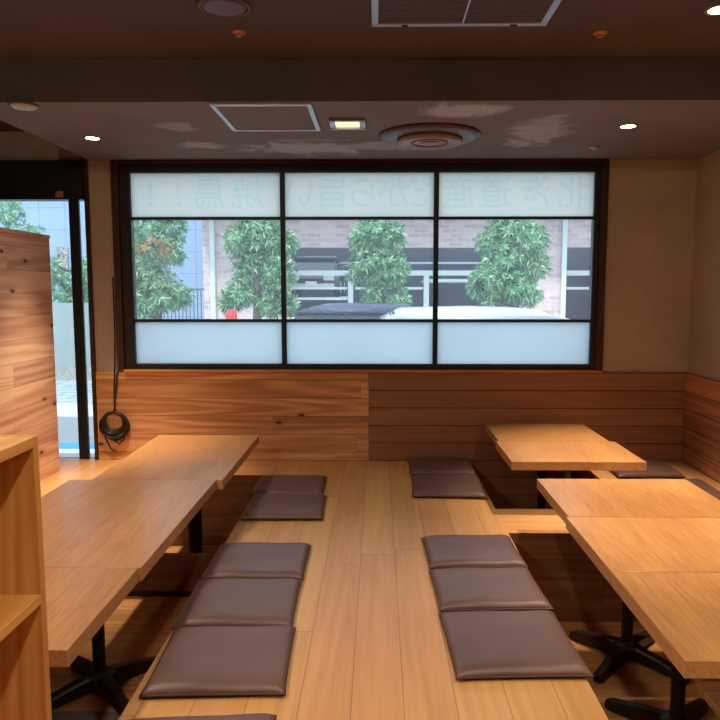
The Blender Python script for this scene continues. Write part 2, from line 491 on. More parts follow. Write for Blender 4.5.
# ------------------------------------------------------------------ main window
def window():
    w = empty('window_1', (0, 0, 0)); w['kind'] = 'structure'
    Y0, Y1 = D - .035, D + .06
    bm = bmesh.new()
    box(bm, WX0, WX0 + .045, Y0, Y1, WZ0 + .0, WZ1, .002, 1)
    box(bm, WX1 - .045, WX1, Y0, Y1, WZ0, WZ1, .002, 1)
    obj('casing', bm, M['casing'], w)
    obj('head_casing', bx(WX0, WX1, Y0, Y1, WZ1 - .0, ZL - .001, .002, 1), M['casingx'], w)
    obj('sill', bx(WX0 + .045, WX1 - .01, D - .05, D + .05, .577, .594, .003, 2), M['sill'], w)
    x0, x1, z0, z1 = WX0 + .045, WX1 - .045, .594, WZ1
    gx0, gx1, gz0, gz1 = -1.556, 1.346, .628, 1.828
    F0, F1 = D - .02, D + .045
    bm = bmesh.new()
    box(bm, x0, gx0, F0, F1, z0, z1, .003, 1); box(bm, gx1, x1, F0, F1, z0, z1, .003, 1)
    box(bm, gx0, gx1, F0, F1, z0, gz0, .003, 1); box(bm, gx0, gx1, F0, F1, gz1, z1, .003, 1)
    obj('frame', bm, M['frame'], w)
    mx = [-.600, .364]
    for x in mx:
        obj('mullion', bx(x - .015, x + .015, F0 + .008, F1 - .01, gz0, gz1, .003, 1), M['frame'], w)
    edges = [gx0, mx[0] - .015, mx[0] + .015, mx[1] - .015, mx[1] + .015, gx1]
    tz = [.905, 1.548]
    gap = .0005
    for i in range(3):
        a, b = edges[2 * i] + gap, edges[2 * i + 1] - gap
        for z in tz:
            obj('glazing_bar', bx(a, b, F0 + .012, F1 - .02, z - .009, z + .009, .002, 1), M['frame'], w)
        obj('frosted_lower_pane', bx(a, b, D + .006, D + .010, gz0 + gap, tz[0] - .0095), M['frost'], w)
        obj('clear_pane', bx(a, b, D + .006, D + .010, tz[0] + .0095, tz[1] - .0095), M['glass'], w)
        obj('frosted_upper_pane', bx(a, b, D + .006, D + .010, tz[1] + .0095, gz1 - gap), M['frosttop'], w)
    # shop lettering on the glass, meant to be read from the street
    chars = [('!', -1.434), ('!', -1.257), ('鳥', -1.062), ('焼', -.817), ('い', -.496), ('旨', -.289), ('ら', -.095), ('か', .105),
             ('だ', .293), ('産', .500), ('道', .735), ('海', .978), ('北', 1.227)]
    bm = bmesh.new()
    for ch, x in chars:
        cu = bpy.data.curves.new('t', 'FONT'); cu.body = ch; cu.size = .215; cu.align_x = 'CENTER'; cu.align_y = 'CENTER'
        cu.extrude = .0006; cu.offset = .001; cu.resolution_u = 3
        to = bpy.data.objects.new('t', cu); COL.objects.link(to)
        bpy.context.view_layer.update()
        me = bpy.data.meshes.new_from_object(to.evaluated_get(bpy.context.evaluated_depsgraph_get()))
        mtx = Matrix.Translation((x, D + .0045, 1.692)) @ Matrix.Rotation(PI, 4, 'Z') @ Matrix.Rotation(PI / 2, 4, 'X')
        me.transform(mtx); bm.from_mesh(me)
        bpy.data.objects.remove(to); bpy.data.meshes.remove(me); bpy.data.curves.remove(cu)
    o = obj('lettering', bm, M['letter'], w, label='pale cut-film lettering seen from behind')
window()

# ------------------------------------------------------------------ door
def door():
    w = empty('door_1', (0, 0, 0)); w['kind'] = 'structure'
    obj('door_casing', box(bx(DX1 - .004, DX1 + .018, D - .03, D + .05, .0, DZ1 + .018, .002, 1), XL, DX1 - .0045, D - .03, D + .05, DZ1 + .0, DZ1 + .018), M['casing'], w)
    # head box of the sliding door
    obj('head_box', bx(XL, DX1 - .005, D - .05, D + .06, 1.662, DZ1 - .001, .003, 1), M['frame'], w)
    obj('track_box', bx(-2.006, -1.958, D - .058, D - .0505, 1.672, 1.712, .003, 1), M['brass'], w, label='small brown cover on the head box')
    sx0, sx1 = -1.948, -1.886
    fr = obj('stile', bx(sx0, sx1, D - .012, D + .018, .002, 1.661, .003, 1), M['frame'], w)
    obj('sidelight_pane', bx(sx1 + .001, DX1 - .005, D + .0, D + .005, .002, 1.661), M['glass'], w)
    obj('door_pane', bx(XL, sx0 - .001, D + .0, D + .005, .002, 1.661), M['glass'], w)
    obj('threshold', bx(XL, DX1 - .005, D + .035, D + .15, -.002, .004), M['alu'], w)
door()

# ------------------------------------------------------------------ cedar partition
pt = empty('wooden_partition', (-1.95, 3.2, 0), 'chest-high cedar board partition with knots beside the glass door', 'partition')
obj('board_panel', bx(-.06, 0, -1.2, .92, .001, 1.40, .003, 1), M['partition'], pt)
obj('cap_board', bx(-.066, .004, -1.2, .925, 1.4005, 1.422, .003, 1), M['partition'], pt)

# ------------------------------------------------------------------ shelf unit in the foreground
sx1, sx0, sy0, sy1, st = -.728, -1.07, .72, 1.446, .021
sh = empty('open_shelf_unit', ((sx0 + sx1) / 2, (sy0 + sy1) / 2, FZ), 'light pine open shelf unit in the left foreground', 'shelf')
def sb(name, x0, x1, y0, y1, z0, z1, m):
    o = obj(name, bx(x0 - (sx0 + sx1) / 2, x1 - (sx0 + sx1) / 2, y0 - (sy0 + sy1) / 2, y1 - (sy0 + sy1) / 2, z0 - FZ, z1 - FZ, .0015, 1), m, sh); return o
ST = .791
sb('side_panel', sx0, sx1, sy1 - st, sy1, FZ + .0, ST, M['shelf'])
sb('side_panel', sx0, sx1, sy0, sy0 + st, FZ, ST, M['shelf'])
sb('top_panel', sx0, sx1, sy0 + st + .0005, sy1 - st - .0005, ST - .024, ST, M['shelfh'])
sb('back_panel', sx0, sx0 + .012, sy0 + st + .0005, sy1 - st - .0005, FZ, ST - .0245, M['shelf'])
for z in (.445, .06, FZ + .06):
    sb('shelf_board', sx0 + .0125, sx1, sy0 + st + .0005, sy1 - st - .0005, z - .022, z, M['shelfh'])

# ------------------------------------------------------------------ tables
def table(name, x0, x1, y0, y1, label, group, base=None, rad=.024, sp=.18):
    cx, cy = base if base else ((x0 + x1) / 2, (y0 + y1) / 2)
    t = empty('dining_table', (cx, cy, FZ), label, 'table', group)
    zt = .26 - FZ; th = .043
    bm = bx(x0 - cx, x1 - cx, y0 - cy, y1 - cy, zt - th, zt, .0013, 2)
    obj('tabletop', bm, M['table'], t)
    obj('mounting_plate', bx(-.16, .16, -.16, .16, zt - th - .007, zt - th - .0005, .002, 1), M['iron'], t)
    bm = lathe(bmesh.new(), [(rad, .045), (rad, zt - th - .0075)], 24)
    obj('column', bm, M['iron'], t)
    bm = lathe(bmesh.new(), [(.055, .022), (.055, .066), (.04, .078), (rad + .002, .084)], 24)
    obj('hub', bm, M['iron'], t)
    for sx in (-1, 1):
        for sy in (-1, 1):
            bm = bmesh.new()
            ang = math.atan2(sy, sx); L = sp * math.sqrt(2)
            d = Vector((math.cos(ang), math.sin(ang), 0)); n = Vector((-d.y, d.x, 0))
            sec = [(0.03, .026, .020, .074), (L * .5, .023, .014, .060), (L * .93, .021, .0, .036), (L, .014, .0, .028)]
            rings = []
            for (s, hw, zb, ztp) in sec:
                pts = [(-hw, zb), (hw, zb), (hw, ztp - .008), (hw - .007, ztp), (-hw + .007, ztp), (-hw, ztp - .008)]
                rings.append([bm.verts.new(d * s + n * a + Vector((0, 0, b))) for a, b in pts])
            for u, v in zip(rings, rings[1:]):
                for k in range(6):
                    bm.faces.new((u[k], u[(k + 1) % 6], v[(k + 1) % 6], v[k]))
            bm.faces.new(rings[0]); bm.faces.new(rings[-1])
            obj('foot', bm, M['iron'], t)
    return t
GL = 'tables over the left leg pit'; GR = 'tables over the right leg pit'
table('', -1.38, -.727, 1.531, 2.012, 'small oak table beside the open shelf unit, nearest on the left', GL, (-1.05, 1.79))
table('', -1.372, -.719, 2.015, 2.985, 'longest oak table, in the middle of the left row', GL, (-1.075, 2.52))
table('', -1.274, -.690, 2.988, 3.94, 'far oak table of the left row, in front of the hanging cable coil', GL, (-.985, 3.60), .036, .15)
table('', .675, 1.290, 3.800, 4.295, 'oak table against the back wall boards under the window', GR)
table('', .658, 1.318, 3.332, 3.797, 'oak table joined in front of the one at the back wall, right side', GR)
table('', .711, 1.373, 2.508, 3.027, 'oak table at the far end of the near right row of three', GR)
table('', .700, 1.362, 2.005, 2.504, 'middle oak table of the near right row of three', GR)
table('', .700, 1.362, 1.503, 2.001, 'nearest oak table in the bottom right corner of the photo', GR)

# ------------------------------------------------------------------ floor cushions
def cushion_mesh(W=.388, L=.385, T=.038, seed=0):
    rnd = random.Random(seed)
    N = 22
    bm = bmesh.new()
    def prof(u):                     # 0 centre .. 1 edge
        u = min(1, abs(u)); return (1 - u ** 12) ** .5
    top = {}; bot = {}
    for i in range(N + 1):
        for j in range(N + 1):
            # denser towards the edges
            u = math.sin((i / N - .5) * PI * .98) / math.sin(.49 * PI); v = math.sin((j / N - .5) * PI * .98) / math.sin(.49 * PI)
            pinch = 1 - .022 * (1 - abs(v) ** 4) * abs(u) ** 6 ; pinch2 = 1 - .022 * (1 - abs(u) ** 4) * abs(v) ** 6
            x = u * W / 2 * pinch; y = v * L / 2 * pinch2
            h = prof(u) * prof(v)
            wob = .0016 * math.sin(5 * u + seed) * math.cos(4 * v + seed * 2) * h
            top[i, j] = bm.verts.new((x, y, .013 + (T - .013) * h * (.95 + .05 * (1 - u * u) * (1 - v * v)) + wob))
            if 0 < i < N and 0 < j < N:
                bot[i, j] = bm.verts.new((x, y, .013 * (1 - h) ** .6 if h < .999 else 0))
            else: bot[i, j] = top[i, j]
    for i in range(N):
        for j in range(N):
            bm.faces.new((top[i, j], top[i + 1, j], top[i + 1, j + 1], top[i, j + 1]))
            bm.faces.new((bot[i, j], bot[i, j + 1], bot[i + 1, j + 1], bot[i + 1, j]))
    loop = [top[i, 0].co.copy() for i in range(N + 1)] + [top[N, j].co.copy() for j in range(1, N + 1)] + [top[i, N].co.copy() for i in range(N - 1, -1, -1)] + [top[0, j].co.copy() for j in range(N - 1, 0, -1)]
    return bm, loop
def make_cushion():
    t = empty('floor_cushion')
    bm, loop = cushion_mesh()
    obj('cushion_cover', bm, M['leather'], t, smooth=True)
    bm = bmesh.new(); n = len(loop); k = 6; rings = []
    for i, p in enumerate(loop):
        tg = (loop[(i + 1) % n] - loop[i - 1]).normalized(); s = Vector((0, 0, 1)).cross(tg).normalized()
        rings.append([bm.verts.new(p + (s * math.cos(2 * PI * q / k) + Vector((0, 0, 1)) * math.sin(2 * PI * q / k)) * .0034) for q in range(k)])
    for i in range(n):
        a, b = rings[i], rings[(i + 1) % n]
        for q in range(k): bm.faces.new((a[q], a[(q + 1) % k], b[(q + 1) % k], b[q]))
    obj('piping', bm, M['leatherdark'], t, smooth=True)
    return t
proto = make_cushion()
CG = 'brown leatherette floor cushions'
CU = [  # cx, y0, y1, rz, label
    (-.452, 1.752, 2.118, 2.4, 'largest brown leather floor cushion in the left row of three, nearest the camera'),
    (-.475, 2.125, 2.482, 1.4, 'middle brown floor cushion in the left row of three'),
    (-.478, 2.500, 2.848, .5, 'farthest brown floor cushion of the left row of three'),
    (-.462, 3.190, 3.560, 1.5, 'brown floor cushion in front of another, far end of the deck on the left'),
    (-.490, 3.575, 3.925, .3, 'hindmost brown floor cushion on the left edge of the deck'),
    (-.440, 1.290, 1.650, 4.5, 'brown floor cushion cut off by the lower edge of the photo'),
    (.408, 1.850, 2.235, 2.4, 'brown floor cushion nearest the camera on the right edge of the deck'),
    (.400, 2.262, 2.592, 2.2, 'middle brown floor cushion in the right row of three'),
    (.392, 2.625, 2.950, 2.2, 'farthest brown floor cushion of the right row of three'),
    (.384, 3.555, 3.955, -1.8, 'front one of two brown floor cushions near the back wall, right deck edge'),
    (.386, 4.000, 4.368, -.3, 'brown floor cushion touching the back wall on the right deck edge'),
    (1.600, 3.960, 4.320, 0, 'dark floor cushion on the right platform behind the corner of the far table'),
    (1.650, 3.470, 3.880, 0, 'dark floor cushion on the right platform, beside the far end of the near tables'),
]
for i, (cx, y0, y1, rz, lab) in enumerate(CU):
    o = proto if i == 0 else copy_tree(proto)
    o.location = (cx, (y0 + y1) / 2, .0003); o.rotation_euler.z = R(rz)
    o.scale = (1, (y1 - y0) / .385, 1)
    tag(o, lab, 'cushion', CG)

# ------------------------------------------------------------------ hanging cable
cb = empty('power_cable', (-1.690, D - .03, .2), 'black cable coiled and hung on the wall left of the window', 'cable')
yb = -.012
bm = bmesh.new()
tube(bm, [(.012, .0, .98), (.013, .0, .8), (.012, 0, .6), (.006, 0, .45), (0, yb, .3), (-.004, yb, .13)], .0042)
obj('hanging_lead', bm, M['cable'], cb, smooth=True)
bm = bmesh.new()
tube(bm, [(.030, .0, .392), (.018, yb, .36), (.016, yb, .30), (.002, yb, .22), (-.003, yb, .13)], .0045)
obj('hanging_lead', bm, M['cable'], cb, smooth=True)
bm = bmesh.new(); rnd = random.Random(3)
for k in range(7):
    r = .060 + .0048 * k; cx = rnd.uniform(-.006, .006) - .004; cz = .118 - r + rnd.uniform(-.004, .002); ph = rnd.uniform(0, 6)
    pts = []
    for i in range(41):
        a = 2 * PI * i / 40
        pts.append((cx + r * (1 + .05 * math.sin(2 * a + ph)) * math.sin(a), yb - .004 - .007 * (k % 3), cz + r * (1.0 + .05 * math.cos(3 * a + ph)) * math.cos(a)))
    tube(bm, pts, .0062, 7)
obj('coil', bm, M['cable'], cb, smooth=True)
bm = bmesh.new()
tube(bm, [(-.07, yb - .01, .0), (-.066, yb, -.06), (-.04, yb, -.115), (-.012, yb, -.135), (-.006, yb, -.12)], .005)
tube(bm, [(.06, yb - .01, .0), (.052, yb, -.06), (.02, yb, -.09), (-.02, yb, -.06)], .005)
obj('loose_end', bm, M['cable'], cb, smooth=True)
obj('wall_hook', tube(bmesh.new(), [(0, .007, .13), (0, -.02, .128), (0, -.034, .134)], .004), M['iron'], cb)

# ------------------------------------------------------------------ ceiling fixtures
def spot_light(parent, energy, size=R(60), blend=1.0, z=-.012, col=(1, .80, .58), rad=.03):
    l = bpy.data.lights.new('lamp_light', 'SPOT'); l.energy = energy; l.color = col; l.spot_size = size; l.spot_blend = blend; l.shadow_soft_size = rad
    o = bpy.data.objects.new('lamp_light', l); COL.objects.link(o); o.location = (0, 0, z); o.parent = parent
    return o
def downlight(x, y, z, energy, label, r=.036, **k):
    t = empty('downlight', (x, y, z), label, 'light', 'recessed downlights')
    bm = lathe(bmesh.new(), [(r, -.0005), (r, -.004), (r * 1.28, -.005), (r * 1.34, -.0005)], 32, closed=True)
    obj('trim_ring', bm, M['ringlight'], t, smooth=False)
    obj('bulb', lathe(bmesh.new(), [(r * .96, -.0005), (r * .93, -.0035), (r * .5, -.006)], 28), M['lamp'], t)
    spot_light(t, energy, z=-.02, **k)
    return t
E1 = 42
downlight(-1.52, 3.75, ZL, E1 * 5.0, 'small lit ceiling spotlight at left above the glass door')
downlight(1.233, 3.52, ZL, E1 * 5.5, 'small lit ceiling spotlight on the right of the lowered ceiling')
downlight(1.20, 2.56, ZH, E1 * 5.5, 'lit ceiling spotlight at the top right edge of the photo')
# further lamps of the same room out of view, plus a tilted pair added as fill
for (x, y, e) in ((-1.5, 2.56, 1.3), (-1.5, 1.6, 1.3), (1.2, 1.6, .8), (1.2, .6, .8), (.0, .9, 1.7), (0, -.2, 1.2), (-1.3, -.25, 1.5), (1.1, -.25, .7)):
    l = bpy.data.lights.new('room_and_fill_lamp', 'SPOT'); l.energy = E1 * e; l.color = (1, .83, .63); l.spot_size = R(140); l.spot_blend = .8; l.shadow_soft_size = .05
    o = bpy.data.objects.new('room_and_fill_lamp', l); COL.objects.link(o); o.location = (x, y, ZH - .02)
    if y == -.25: o.rotation_euler.x = R(42)  # unseen tilted pair, added to brighten the back wall

# access hatch
t = empty('ceiling_hatch', (-.512, 3.33, ZL), 'square ceiling access hatch with bright metal rim', 'hatch')
hw, hd, w_ = .222, .247, .022
bm = bmesh.new()
box(bm, -hw, hw, -hd, -hd + w_, -.008, -.0005, .001, 1); box(bm, -hw, hw, hd - w_, hd, -.008, -.0005, .001, 1)
box(bm, -hw, -hw + w_, -hd + w_, hd - w_, -.008, -.0005, .001, 1); box(bm, hw - w_, hw, -hd + w_, hd - w_, -.008, -.0005, .001, 1)
obj('rim', bm, M['alu'], t)
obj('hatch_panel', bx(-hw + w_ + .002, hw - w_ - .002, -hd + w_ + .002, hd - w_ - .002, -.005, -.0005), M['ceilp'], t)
# lit rectangular lamp
t = empty('ceiling_lamp', (-.148, 3.42, ZL), 'small lit rectangular lamp beside the ceiling hatch', 'light')
bm = bmesh.new()
box(bm, -.085, .085, .058, .075, -.02, -.0005); box(bm, -.085, .085, -.075, -.058, -.014, -.0005)
box(bm, -.085, -.058, -.058, .058, -.016, -.0005); box(bm, .058, .085, -.058, .058, -.016, -.0005)
obj('housing', bm, M['alu'], t)
obj('diffuser', bx(-.0575, .0575, -.0575, .0575, -.012, -.0005), M['panel'], t)
# round air diffuser
t = empty('ceiling_diffuser', (.268, 3.70, ZL), 'large round brown ceiling air diffuser with concentric rings', 'vent')
obj('outer_ring', lathe(bmesh.new(), [(.262, -.0005), (.262, -.010), (.235, -.020), (.175, -.026), (.165, -.022), (.165, -.0005)], 64, closed=True), M['brownmetal'], t, smooth=True)
obj('dish', lathe(bmesh.new(), [(.164, -.0225), (.168, -.040), (.155, -.050), (.138, -.045), (.10, -.042), (.052, -.041)], 64), M['ringlight'], t, smooth=True)
obj('inner_ring', lathe(bmesh.new(), [(.096, -.0425), (.096, -.046), (.088, -.046), (.088, -.0425)], 64, closed=True), M['brownmetal'], t, smooth=True)
obj('centre_cap', lathe(bmesh.new(), [(.05, -.0415), (.046, -.046), (.02, -.048)], 32), M['ringlight'], t, smooth=True)
# unlit round light
t = empty('round_ceiling_light', (-1.548, 3.09, ZL), 'pale round ceiling light cover, unlit, at far left by the ceiling step', 'light')
obj('cover', lathe(bmesh.new(), [(.056, -.0005), (.056, -.008), (.045, -.016), (.02, -.019)], 36), M['shade'], t, smooth=True)
obj('rim', lathe(bmesh.new(), [(.057, -.0005), (.057, -.009), (.062, -.006), (.063, -.0005)], 36, closed=True), M['brownmetal'], t)
# sprinkler heads
def sprinkler(x, y, z, m, label, r=.026):
    t = empty('sprinkler_head', (x, y, z), label, 'sprinkler', 'ceiling sprinkler heads')
    obj('escutcheon', lathe(bmesh.new(), [(r, -.0001), (r, -.004), (r * .6, -.010)], 28), m, t)
    obj('nozzle', lathe(bmesh.new(), [(r * .28, -.0105), (r * .25, -.014), (r * .42, -.015), (r * .42, -.017)], 16), m, t)
sprinkler(-.533, 2.75, ZH, M['brass'], 'left one of two brass sprinkler heads on the high ceiling')
sprinkler(.852, 2.775, ZH, M['brass'], 'right one of two brass sprinkler heads on the high ceiling')
sprinkler(1.225, 4.02, ZL, M['alu'], 'small metal sprinkler head on the lowered ceiling near the window', .03)
# round vent
t = empty('round_ceiling_vent', (-.537, 2.505, ZH), 'round brown ceiling vent at the top left of the photo', 'vent')
obj('rim', lathe(bmesh.new(), [(.094, -.0005), (.094, -.005), (.084, -.010), (.078, -.007), (.078, -.0005)], 48, closed=True), M['brownmetal'], t, smooth=True)
obj('disc', lathe(bmesh.new(), [(.075, -.001), (.075, -.008), (.066, -.011)], 40), M['brownmetal'], t)
# air conditioner grille
t = empty('air_conditioner_grille', (.297, 2.35, ZH), 'brown slatted ceiling air grille with a silver frame', 'vent')
hw, hd = .322, .322
bm = bmesh.new(); w_ = .026
box(bm, -hw, hw, -hd, -hd + w_, -.014, -.0005, .002, 1); box(bm, -hw, hw, hd - w_, hd, -.014, -.0005, .002, 1)
box(bm, -hw, -hw + w_, -hd + w_, hd - w_, -.014, -.0005, .002, 1); box(bm, hw - w_, hw, -hd + w_, hd - w_, -.014, -.0005, .002, 1)
obj('frame', bm, M['alu'], t)
obj('filter_backing', bx(-hw + w_, hw - w_, -hd + w_, hd - w_, -.003, -.0005), M['black'], t)
bm = bmesh.new(); y = -hd + w_ + .008
while y < hd - w_ - .004:
    box(bm, -hw + w_ + .001, hw - w_ - .001, y, y + .0075, -.013, -.004); y += .0145
obj('slats', bm, M['louver'], t)
obj('divider', bx(.008, .014, -hd + w_, hd - w_, -.0165, -.0135), M['alu'], t)
for x in (-.2, .2):
    obj('latch', bx(x - .012, x + .012, hd - .018, hd - .004, -.019, -.0145, .001, 1), M['iron'], t)

# ------------------------------------------------------------------ outside
GZ = -.6
def ground(name, x0, x1, y0, y1, z, m, lab=None):
    struct(name, bx(x0, x1, y0, y1, z - .1, z), m)
ground('floor_road', -30, 30, D + .16, 9.1, GZ, M['street'])
ground('floor_kerb', -30, 30, 9.1, 10.0, GZ + .02, M['conc'])
ground('floor_sidewalk', -30, 30, 10.0, 12.6, GZ + .03, M['paving'])
ground('floor_planting_strip', -30, 30, 12.6, 15.2, GZ + .02, M['gravel'])
ground('floor_forecourt', -30, 30, 15.2, 45, GZ, M['conc'])
struct('floor_blue_road_line', bx(-30, 30, 7.24, 7.52, GZ, GZ + .004), M['blue'])
struct('floor_white_road_line', bx(-30, 30, 7.02, 7.22, GZ, GZ + .004), M['white'])
# low wall seen through the door
o = struct('wall_garden', bx(-14, at(97, 303, 15)[0] - .2, 15.0, 15.2, GZ, at(60, 303, 15)[1]), M['gardenwall'])

# parking building
BD = 20.0
bl = empty('parking_building', (0, BD, GZ), 'pink tiled parking building across the street behind the trees', 'building')
def bb(name, px0, px1, py0, py1, m, d0=0, d1=.5, zt=None, zb=None, par=None):
    a = (at(px0, 265, BD)[0], at(px0, py1, BD)[1]); b = (at(px1, 265, BD)[0], at(px0, py0, BD)[1])
    z0 = a[1] if zb is None else zb; z1 = b[1] if zt is None else zt
    return obj(name, bx(a[0], b[0], d0, d1, z0 - GZ, z1 - GZ), m, par or bl)
TOP = 9.0
bb('pier', 203, 289, 247, 320, M['brick'], zb=GZ)
bb('pier', 523, 566, 247, 320, M['brick'], zb=GZ)
bb('upper_wall', 203, 760, 210, 247, M['brick'], zt=TOP)
bb('pier', 640, 760, 247, 320, M['brick'], zb=GZ)
bb('drainpipe', 211, 215.5, 210, 320, M['galv'], d0=-.13, d1=-.02, zb=GZ, zt=TOP)
bb('drainpipe', 561, 565.5, 210, 320, M['galv'], d0=-.13, d1=-.02, zb=GZ, zt=TOP)
bb('canopy', 196, 760, 212, 217, M['conc'], d0=-1.6, d1=0, zt=at(0, 208, BD)[1] + .4)
a = at(203, 300, BD)[0]; b = at(760, 300, BD)[0]
obj('garage_interior', box(box(bx(a, b, 6, 6.2, 0, 4.5), a, a + .2, .5, 6, 0, 4.5), b - .2, b, .5, 6, 0, 4.5), M['siding_dark'], bl)

# mechanical parking rack inside the opening
LD = 20.7
pk = empty('parking_rack', (0, LD, GZ), 'white steel car parking rack in the garage opening', 'rack')
def rk(name, px0, px1, py0, py1, d0, d1, m=M['galv'], zb=None):
    a = (at(px0, 280, LD + d0)[0], at(px0, py1, LD + d0)[1]); b = (at(px1, 280, LD + d0)[0], at(px0, py0, LD + d0)[1])
    return obj(name, bx(a[0], b[0], d0, d1, (a[1] if zb is None else zb) - GZ, b[1] - GZ, .004, 1), m, pk)
rk('beam', 286, 522, 270.5, 275.5, 0, .14)
rk('beam', 567, 622, 270.5, 275.5, 0, .14)
for x in (350.5, 426.5):
    rk('post', x - 2.6, x + 2.6, 275.6, 319, 0, .14, zb=GZ)
rk('pallet_lip', 289, 347, 287, 289.5, .02, .08)
a = at(289, 290, LD); b = at(347, 290, LD)
obj('pallet', bx(a[0], b[0], .09, 4.6, a[1] - .30 - GZ, a[1] - .22 - GZ), M['galv'], pk)
rk('pallet', 355, 423, 287, 289.5, .02, 4.2)
rk('pallet', 430, 522, 279, 282, .02, 4.2)
rk('pallet', 567, 622, 287, 289.5, .02, 4.2)
rk('rear_beam', 289, 522, 262, 264, 4.0, 4.1)

# cars
def car(name, label, loc, rz, paint, L=4.2, W=1.7, H=1.45, lift=False):
    t = empty(name, loc, label, 'car', None, rz)
    h = L / 2
    z0, zb = .28, H * .60
    # body: side outline, front towards +x
    body = [(-h, .35, 0), (-h + .05, zb * .55, 0), (-h + .03, zb * .95, 1), (-h + .3, zb + .02, 1), (h * .42, zb, 1), (h * .93, zb * .82, 1), (h, zb * .6, 0), (h, .32, 0), (h - .15, z0 - .06, 0), (-h + .15, z0 - .06, 0)]
    bm = prism(bmesh.new(), body, -W / 2, W / 2, .07)
    bmesh.ops.bevel(bm, geom=list(bm.edges), offset=.045, segments=2, affect='EDGES', clamp_overlap=True)
    obj('body', bm, paint, t, smooth=True)
    g = [(-h + .12, zb, 0), (-h + .38, H - .06, 1), (h * .10, H - .05, 1), (h * .50, zb - .01, 0)]
    bm = prism(bmesh.new(), g, -W / 2 + .09, W / 2 - .09, .14)
    bmesh.ops.bevel(bm, geom=list(bm.edges), offset=.02, segments=2, affect='EDGES', clamp_overlap=True)
    obj('windows', bm, M['carglass'], t, smooth=False)
    rf = [(-h + .24, H - .15, 0), (-h + .5, H - .02, 1), (-h * .3, H, 1), (h * .0, H - .015, 1), (h * .24, H - .14, 0)]
    bm = prism(bmesh.new(), rf, -W / 2 + .11, W / 2 - .11, .08)
    bmesh.ops.bevel(bm, geom=list(bm.edges), offset=.015, segments=2, affect='EDGES', clamp_overlap=True)
    obj('roof', bm, paint, t, smooth=True)
    for sy in (-1, 1):
        # pillars
        yy0, yy1 = sy * (W / 2 - .10), sy * (W / 2 - .225)
        for (xa, xb) in ((h * .50, h * .13), (-h * .18, -h * .2), (-h + .14, -h + .40)):
            obj('pillar', tube(bmesh.new(), [(xa, yy0, zb), (xb, yy1 * .97, H - .10)], .03, 6), paint, t)
        obj('door_mirror', bx(h * .40, h * .47, sy * (W / 2 + .02) - .08, sy * (W / 2 + .02) + .08, zb + .02, zb + .15, .02, 2), paint, t)
        for sx in (-1, 1):
            w = obj('wheel', lathe(bmesh.new(), [(.20, -.10), (.29, -.09), (.31, -.05), (.31, .05), (.29, .09), (.20, .10)], 28, (sx * h * .62, sy * (W / 2 - .09), .311), 'Y'), M['tyre'], t, smooth=True)
            obj('hubcap', lathe(bmesh.new(), [(.18, .0), (.17, sy * .025), (.05, sy * .03)], 20, (sx * h * .62, sy * (W / 2 + .012), .311), 'Y'), M['alu'], w)
        obj('headlight', bx(h - .12, h + .015, sy * (W / 2 - .30) - .17, sy * (W / 2 - .30) + .17, zb * .62, zb * .80, .03, 2), M['lampglass'], t)
        obj('tail_light', bx(-h - .01, -h + .1, sy * (W / 2 - .22) - .12, sy * (W / 2 - .22) + .12, zb * .65, zb * .88, .02, 2), M['red'], t)
    obj('grille', bx(h - .05, h + .012, -.38, .38, zb * .42, zb * .70, .015, 1), M['iron'], t)
    obj('bumper', bx(h - .12, h + .03, -W / 2 + .12, W / 2 - .12, .27, zb * (.52 if lift else .40), .04, 2), M['carwhite'] if lift else paint, t)
    obj('number_plate', bx(h + .03, h + .04, -.17, .17, .34, .48, .004, 1), M['white'], t)
    return t
a = at(388, 310, 8.4); b = at(540, 310, 8.4)
car('car', 'white car parked on the street, its roof just above the frosted glass', ((a[0] + b[0]) / 2 + .68, 8.25, GZ + .0), 0, M['carwhite'], 3.9, 1.7, at(450, 307, 8.25)[1] - GZ)
a = at(352, 303, 11.2)
car('car', 'dark car across the street, left of the white car roof', (a[0] - .45, 11.1, GZ + .03), PI, M['cardark'], 3.7, 1.6, a[1] - GZ - .03)
a = at(317, 287, 23)
car('car', 'dark car facing out from the upper level of the parking rack', (a[0], LD + 2.3, at(289, 290, LD)[1] - .219), -PI / 2, M['cargrey'], 4.0, 1.66, 1.36, True)

# left blue-grey building and fence
a = at(-260, 300, 24); b = at(204, 300, 24)
bg = empty('warehouse_building', (0, 24, GZ), 'blue-grey clad building behind the trees at far left', 'building')
obj('wall', bx(a[0], b[0], 0, 3, 0, 9), M['siding'], bg)
p = at(58, 275, 24); q = at(68, 247, 24)
obj('window', bx(p[0], q[0], -.05, 0, p[1] - GZ, q[1] - GZ, .01, 1), M['gravel'], bg)
a = at(170, 300, 18); b = at(204, 300, 18)
fn = empty('metal_fence', (0, 18, GZ), 'grey upright-bar fence beside the pink building', 'fence')
ft = at(180, 288.5, 18)[1] - GZ
obj('rail', bx(a[0] - 1.5, b[0], -.02, .02, ft - .05, ft), M['fence'], fn)
obj('bottom_rail', bx(a[0] - 1.5, b[0], -.02, .02, .12, .16), M['fence'], fn)
x = a[0] - 1.45
while x < b[0]:
    obj('bar', bx(x, x + .022, -.012, .012, 0, ft - .0505), M['fence'], fn); x += .098

